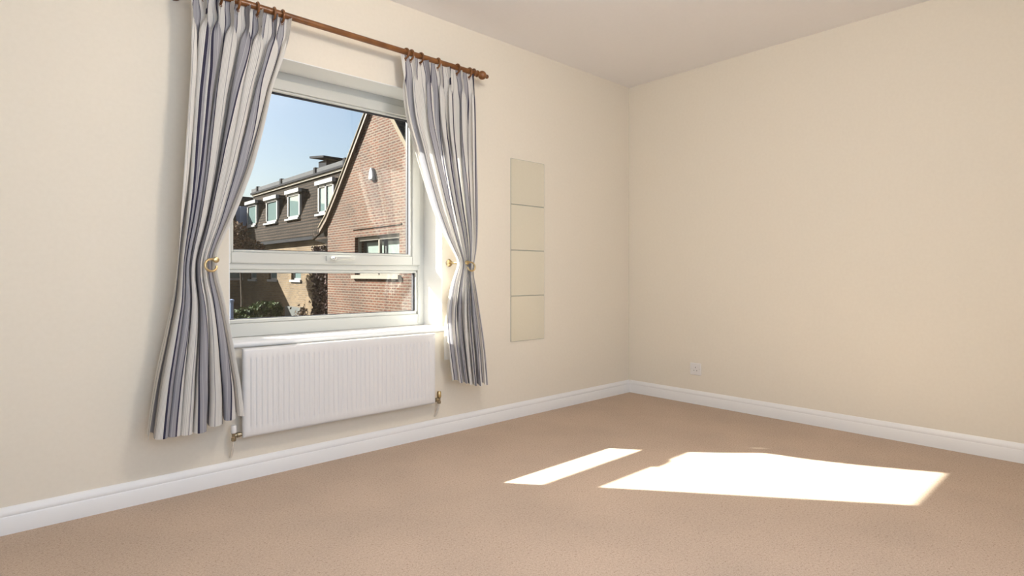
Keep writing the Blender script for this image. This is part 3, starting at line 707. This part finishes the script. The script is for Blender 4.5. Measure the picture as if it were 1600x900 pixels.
# grey garage door in the terrace
a = on_x(449, 478, MX); c = on_x(473, 480, MX)
gd = tag(empty('garage_door', (MX, (a.y + c.y) / 2, GZ)), 'grey door at the foot of the yellow brick terrace', 'door')
MB().box(MX - 0.10, MX - 0.02, c.y, a.y, GZ, a.z).build('door_leaf', M['door_grey'], gd)
MB().box(MX - 0.13, MX - 0.005, c.y - 0.10, c.y, GZ, a.z + 0.02).build('jamb', M['cream_out'], gd)
# far wing that turns towards the camera, its end in shade
wing = tag(empty('shaded_wing', (MX - 4, gy(28.5), GZ)), 'shaded wing of the terrace at the far left of the view', 'building')
WY = gy(27.3)
MB().box(MX - 14, MX + 6, WY, WY + 0.3, GZ, 2.2).build('end_wall', M['stock_brick_x'], wing)
MB().prism([(WY - 0.12, 2.2), (WY - 0.12, 2.3), (WY + 0.8, 4.35), (WY + 7, 4.35), (WY + 7, 2.2)], 'x', MX - 14, MX + 6).build('mansard_roof', M['tile_x'], wing)
MB().box(MX - 14, MX + 6, WY + 0.62, WY + 7, 4.35, 4.55).build('roof_edge', M['dark_lead'], wing)
wa = on_y(381, 330, WY)
MB().box(wa.x - 0.20, wa.x + 0.20, WY - 0.15, WY + 0.6, 2.4, on_y(381, 323, WY).z).build('dormer_cheek', M['blue_metal'], wing)
for k in range(3):
    sx = on_y(383 - k * 30, 437, WY).x
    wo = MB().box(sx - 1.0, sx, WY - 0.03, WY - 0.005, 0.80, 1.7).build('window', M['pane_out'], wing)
    MB().box(sx - 1.06, sx + 0.06, WY - 0.10, WY - 0.005, 0.70, 0.79).build('sill', M['white_out'], wo)

# --- planting
def leaves(name, matl, parent, n, fn, size, seed):
    rg = random.Random(seed); b = MB(); v = []; f = []
    for k in range(n):
        c = Vector(fn(rg)); a = Vector((rg.gauss(0, 1), rg.gauss(0, 1), rg.gauss(0, 1))).normalized(); d = a.orthogonal().normalized(); e_ = a.cross(d)
        s = size * rg.uniform(0.6, 1.4); i = len(v)
        v += [tuple(c + d * s), tuple(c + e_ * s * 0.55 + a * s * 0.15), tuple(c - d * s), tuple(c - e_ * s * 0.55 + a * s * 0.15)]; f.append((i, i + 1, i + 2, i + 3))
    b.v = v; b.f = f
    o = b.build(name, matl, parent); o['kind'] = 'stuff'; return o
tp = CAM + ray(376, 372) * 20.5
tree = tag(empty('autumn_shrub', (tp.x, tp.y, GZ)), 'tall shrub with brown autumn leaves in front of the terrace', 'shrub')
def blob(c, r):
    def fn(rg):
        while True:
            p = Vector((rg.uniform(-1, 1), rg.uniform(-1, 1), rg.uniform(-1, 1)))
            if 0.35 < p.length < 1: return Vector((c[0] + p.x * r[0], c[1] + p.y * r[1], c[2] + p.z * r[2]))
    return fn
leaves('foliage', M['leaf_brown'], tree, 1500, blob((tp.x - 0.25, tp.y, tp.z - 0.15), (0.62, 0.5, 0.75)), 0.07, 1)
leaves('foliage', M['leaf_brown'], tree, 900, blob((tp.x + 0.35, tp.y - 0.2, tp.z - 0.45), (0.45, 0.4, 0.40)), 0.06, 2)
MB().tube([(tp.x, tp.y, GZ), (tp.x + 0.05, tp.y, 0), (tp.x - 0.05, tp.y, tp.z)], [0.06, 0.05, 0.015], 8).build('trunk', M['bark'], tree)
hc = CAM + ray(395, 482) * 20.0
hedge = tag(empty('hedge', (hc.x, hc.y, GZ)), 'dark green hedge in the shade below the terrace', 'hedge')
def hedge_fn(rg):
    q = rg.random()
    y = rg.uniform(-0.5, 0.5); x = rg.uniform(-1.5, 0.85); z = rg.uniform(GZ, hc.z - 0.05 + 0.12 * math.sin(3 * x))
    if q < 0.6: y = -0.5 + rg.gauss(0, 0.06)
    else: z = hc.z - 0.05 + 0.12 * math.sin(3 * x) + rg.gauss(0, 0.06)
    return (hc.x + x, hc.y + y, z)
leaves('foliage', M['leaf_green'], hedge, 9000, hedge_fn, 0.07, 3)
MB().box(hc.x - 1.4, hc.x + 0.75, hc.y - 0.4, hc.y + 0.4, GZ, hc.z - 0.15).build('branches', M['bark'], hedge)
lp = CAM + ray(384, 500) * 15
sh = tag(empty('low_shrub', (lp.x, lp.y, GZ)), 'light green shrub in front of the dark hedge', 'shrub')
leaves('foliage', M['leaf_green'], sh, 2500, blob((lp.x + 0.05, lp.y, lp.z - 0.45), (0.75, 0.5, 0.60)), 0.05, 4)
MB().tube([(lp.x, lp.y, GZ), (lp.x, lp.y, lp.z - 0.3)], [0.05, 0.02], 8).build('stem', M['bark'], sh)
pp = CAM + ray(362, 468) * 14
po = tag(empty('lamp_post', (pp.x, pp.y, GZ)), 'slim blue grey post beside the hedge', 'post')
MB().lathe((pp.x, pp.y, GZ), (0, 0, 1), [(0, 0.07), (0.8, 0.07), (0.82, 0.045), (pp.z - GZ - 0.05, 0.04)], 14).build('shaft', M['blue_metal'], po, smooth=True)
MB().lathe((pp.x, pp.y, pp.z - 0.06), (0, 0, 1), [(0, 0.055), (0.05, 0.06), (0.07, 0.02)], 14).build('cap', M['blue_metal'], po, smooth=True)
cr_ = tag(empty('creeper', (MX - 0.1, gy(18.8), GZ)), 'dark purple creeper climbing between the brick gable and terrace', 'creeper')
leaves('foliage', M['creeper'], cr_, 4500, lambda rg: (MX - 0.05 - abs(rg.gauss(0, 0.09)), gy(rg.uniform(18.15, 19.3)), rg.uniform(-1.2, 1.9)), 0.06, 5)
MB().tube([(MX - 0.04, gy(18.8), GZ), (MX - 0.04, gy(18.7), -0.5), (MX - 0.04, gy(18.9), 1.2)], [0.04, 0.03, 0.012], 8).build('stem', M['bark'], cr_)
tw = tag(empty('twiggy_shrub', (MX - 0.5, gy(20.0), GZ)), 'twiggy brown shrub between the grey door and creeper', 'shrub')
leaves('foliage', M['leaf_brown'], tw, 500, lambda rg: (min(MX - 0.3 + rg.gauss(0, 0.12), MX - 0.08), gy(min(max(19.93 + rg.gauss(0, 0.22), 19.45), 20.38)), -0.75 + rg.gauss(0, 0.25)), 0.045, 6)
b = MB(); rg = random.Random(9)
for k in range(9):
    y = gy(19.95 + rg.gauss(0, 0.1)); b.tube([(MX - 0.35, y, GZ), (MX - 0.3 + rg.gauss(0, 0.1), min(max(y + rg.gauss(0, 0.25), gy(19.5)), gy(20.35)), -0.4 + rg.gauss(0, 0.2))], [0.015, 0.005], 5)
b.build('twigs', M['bark'], tw)
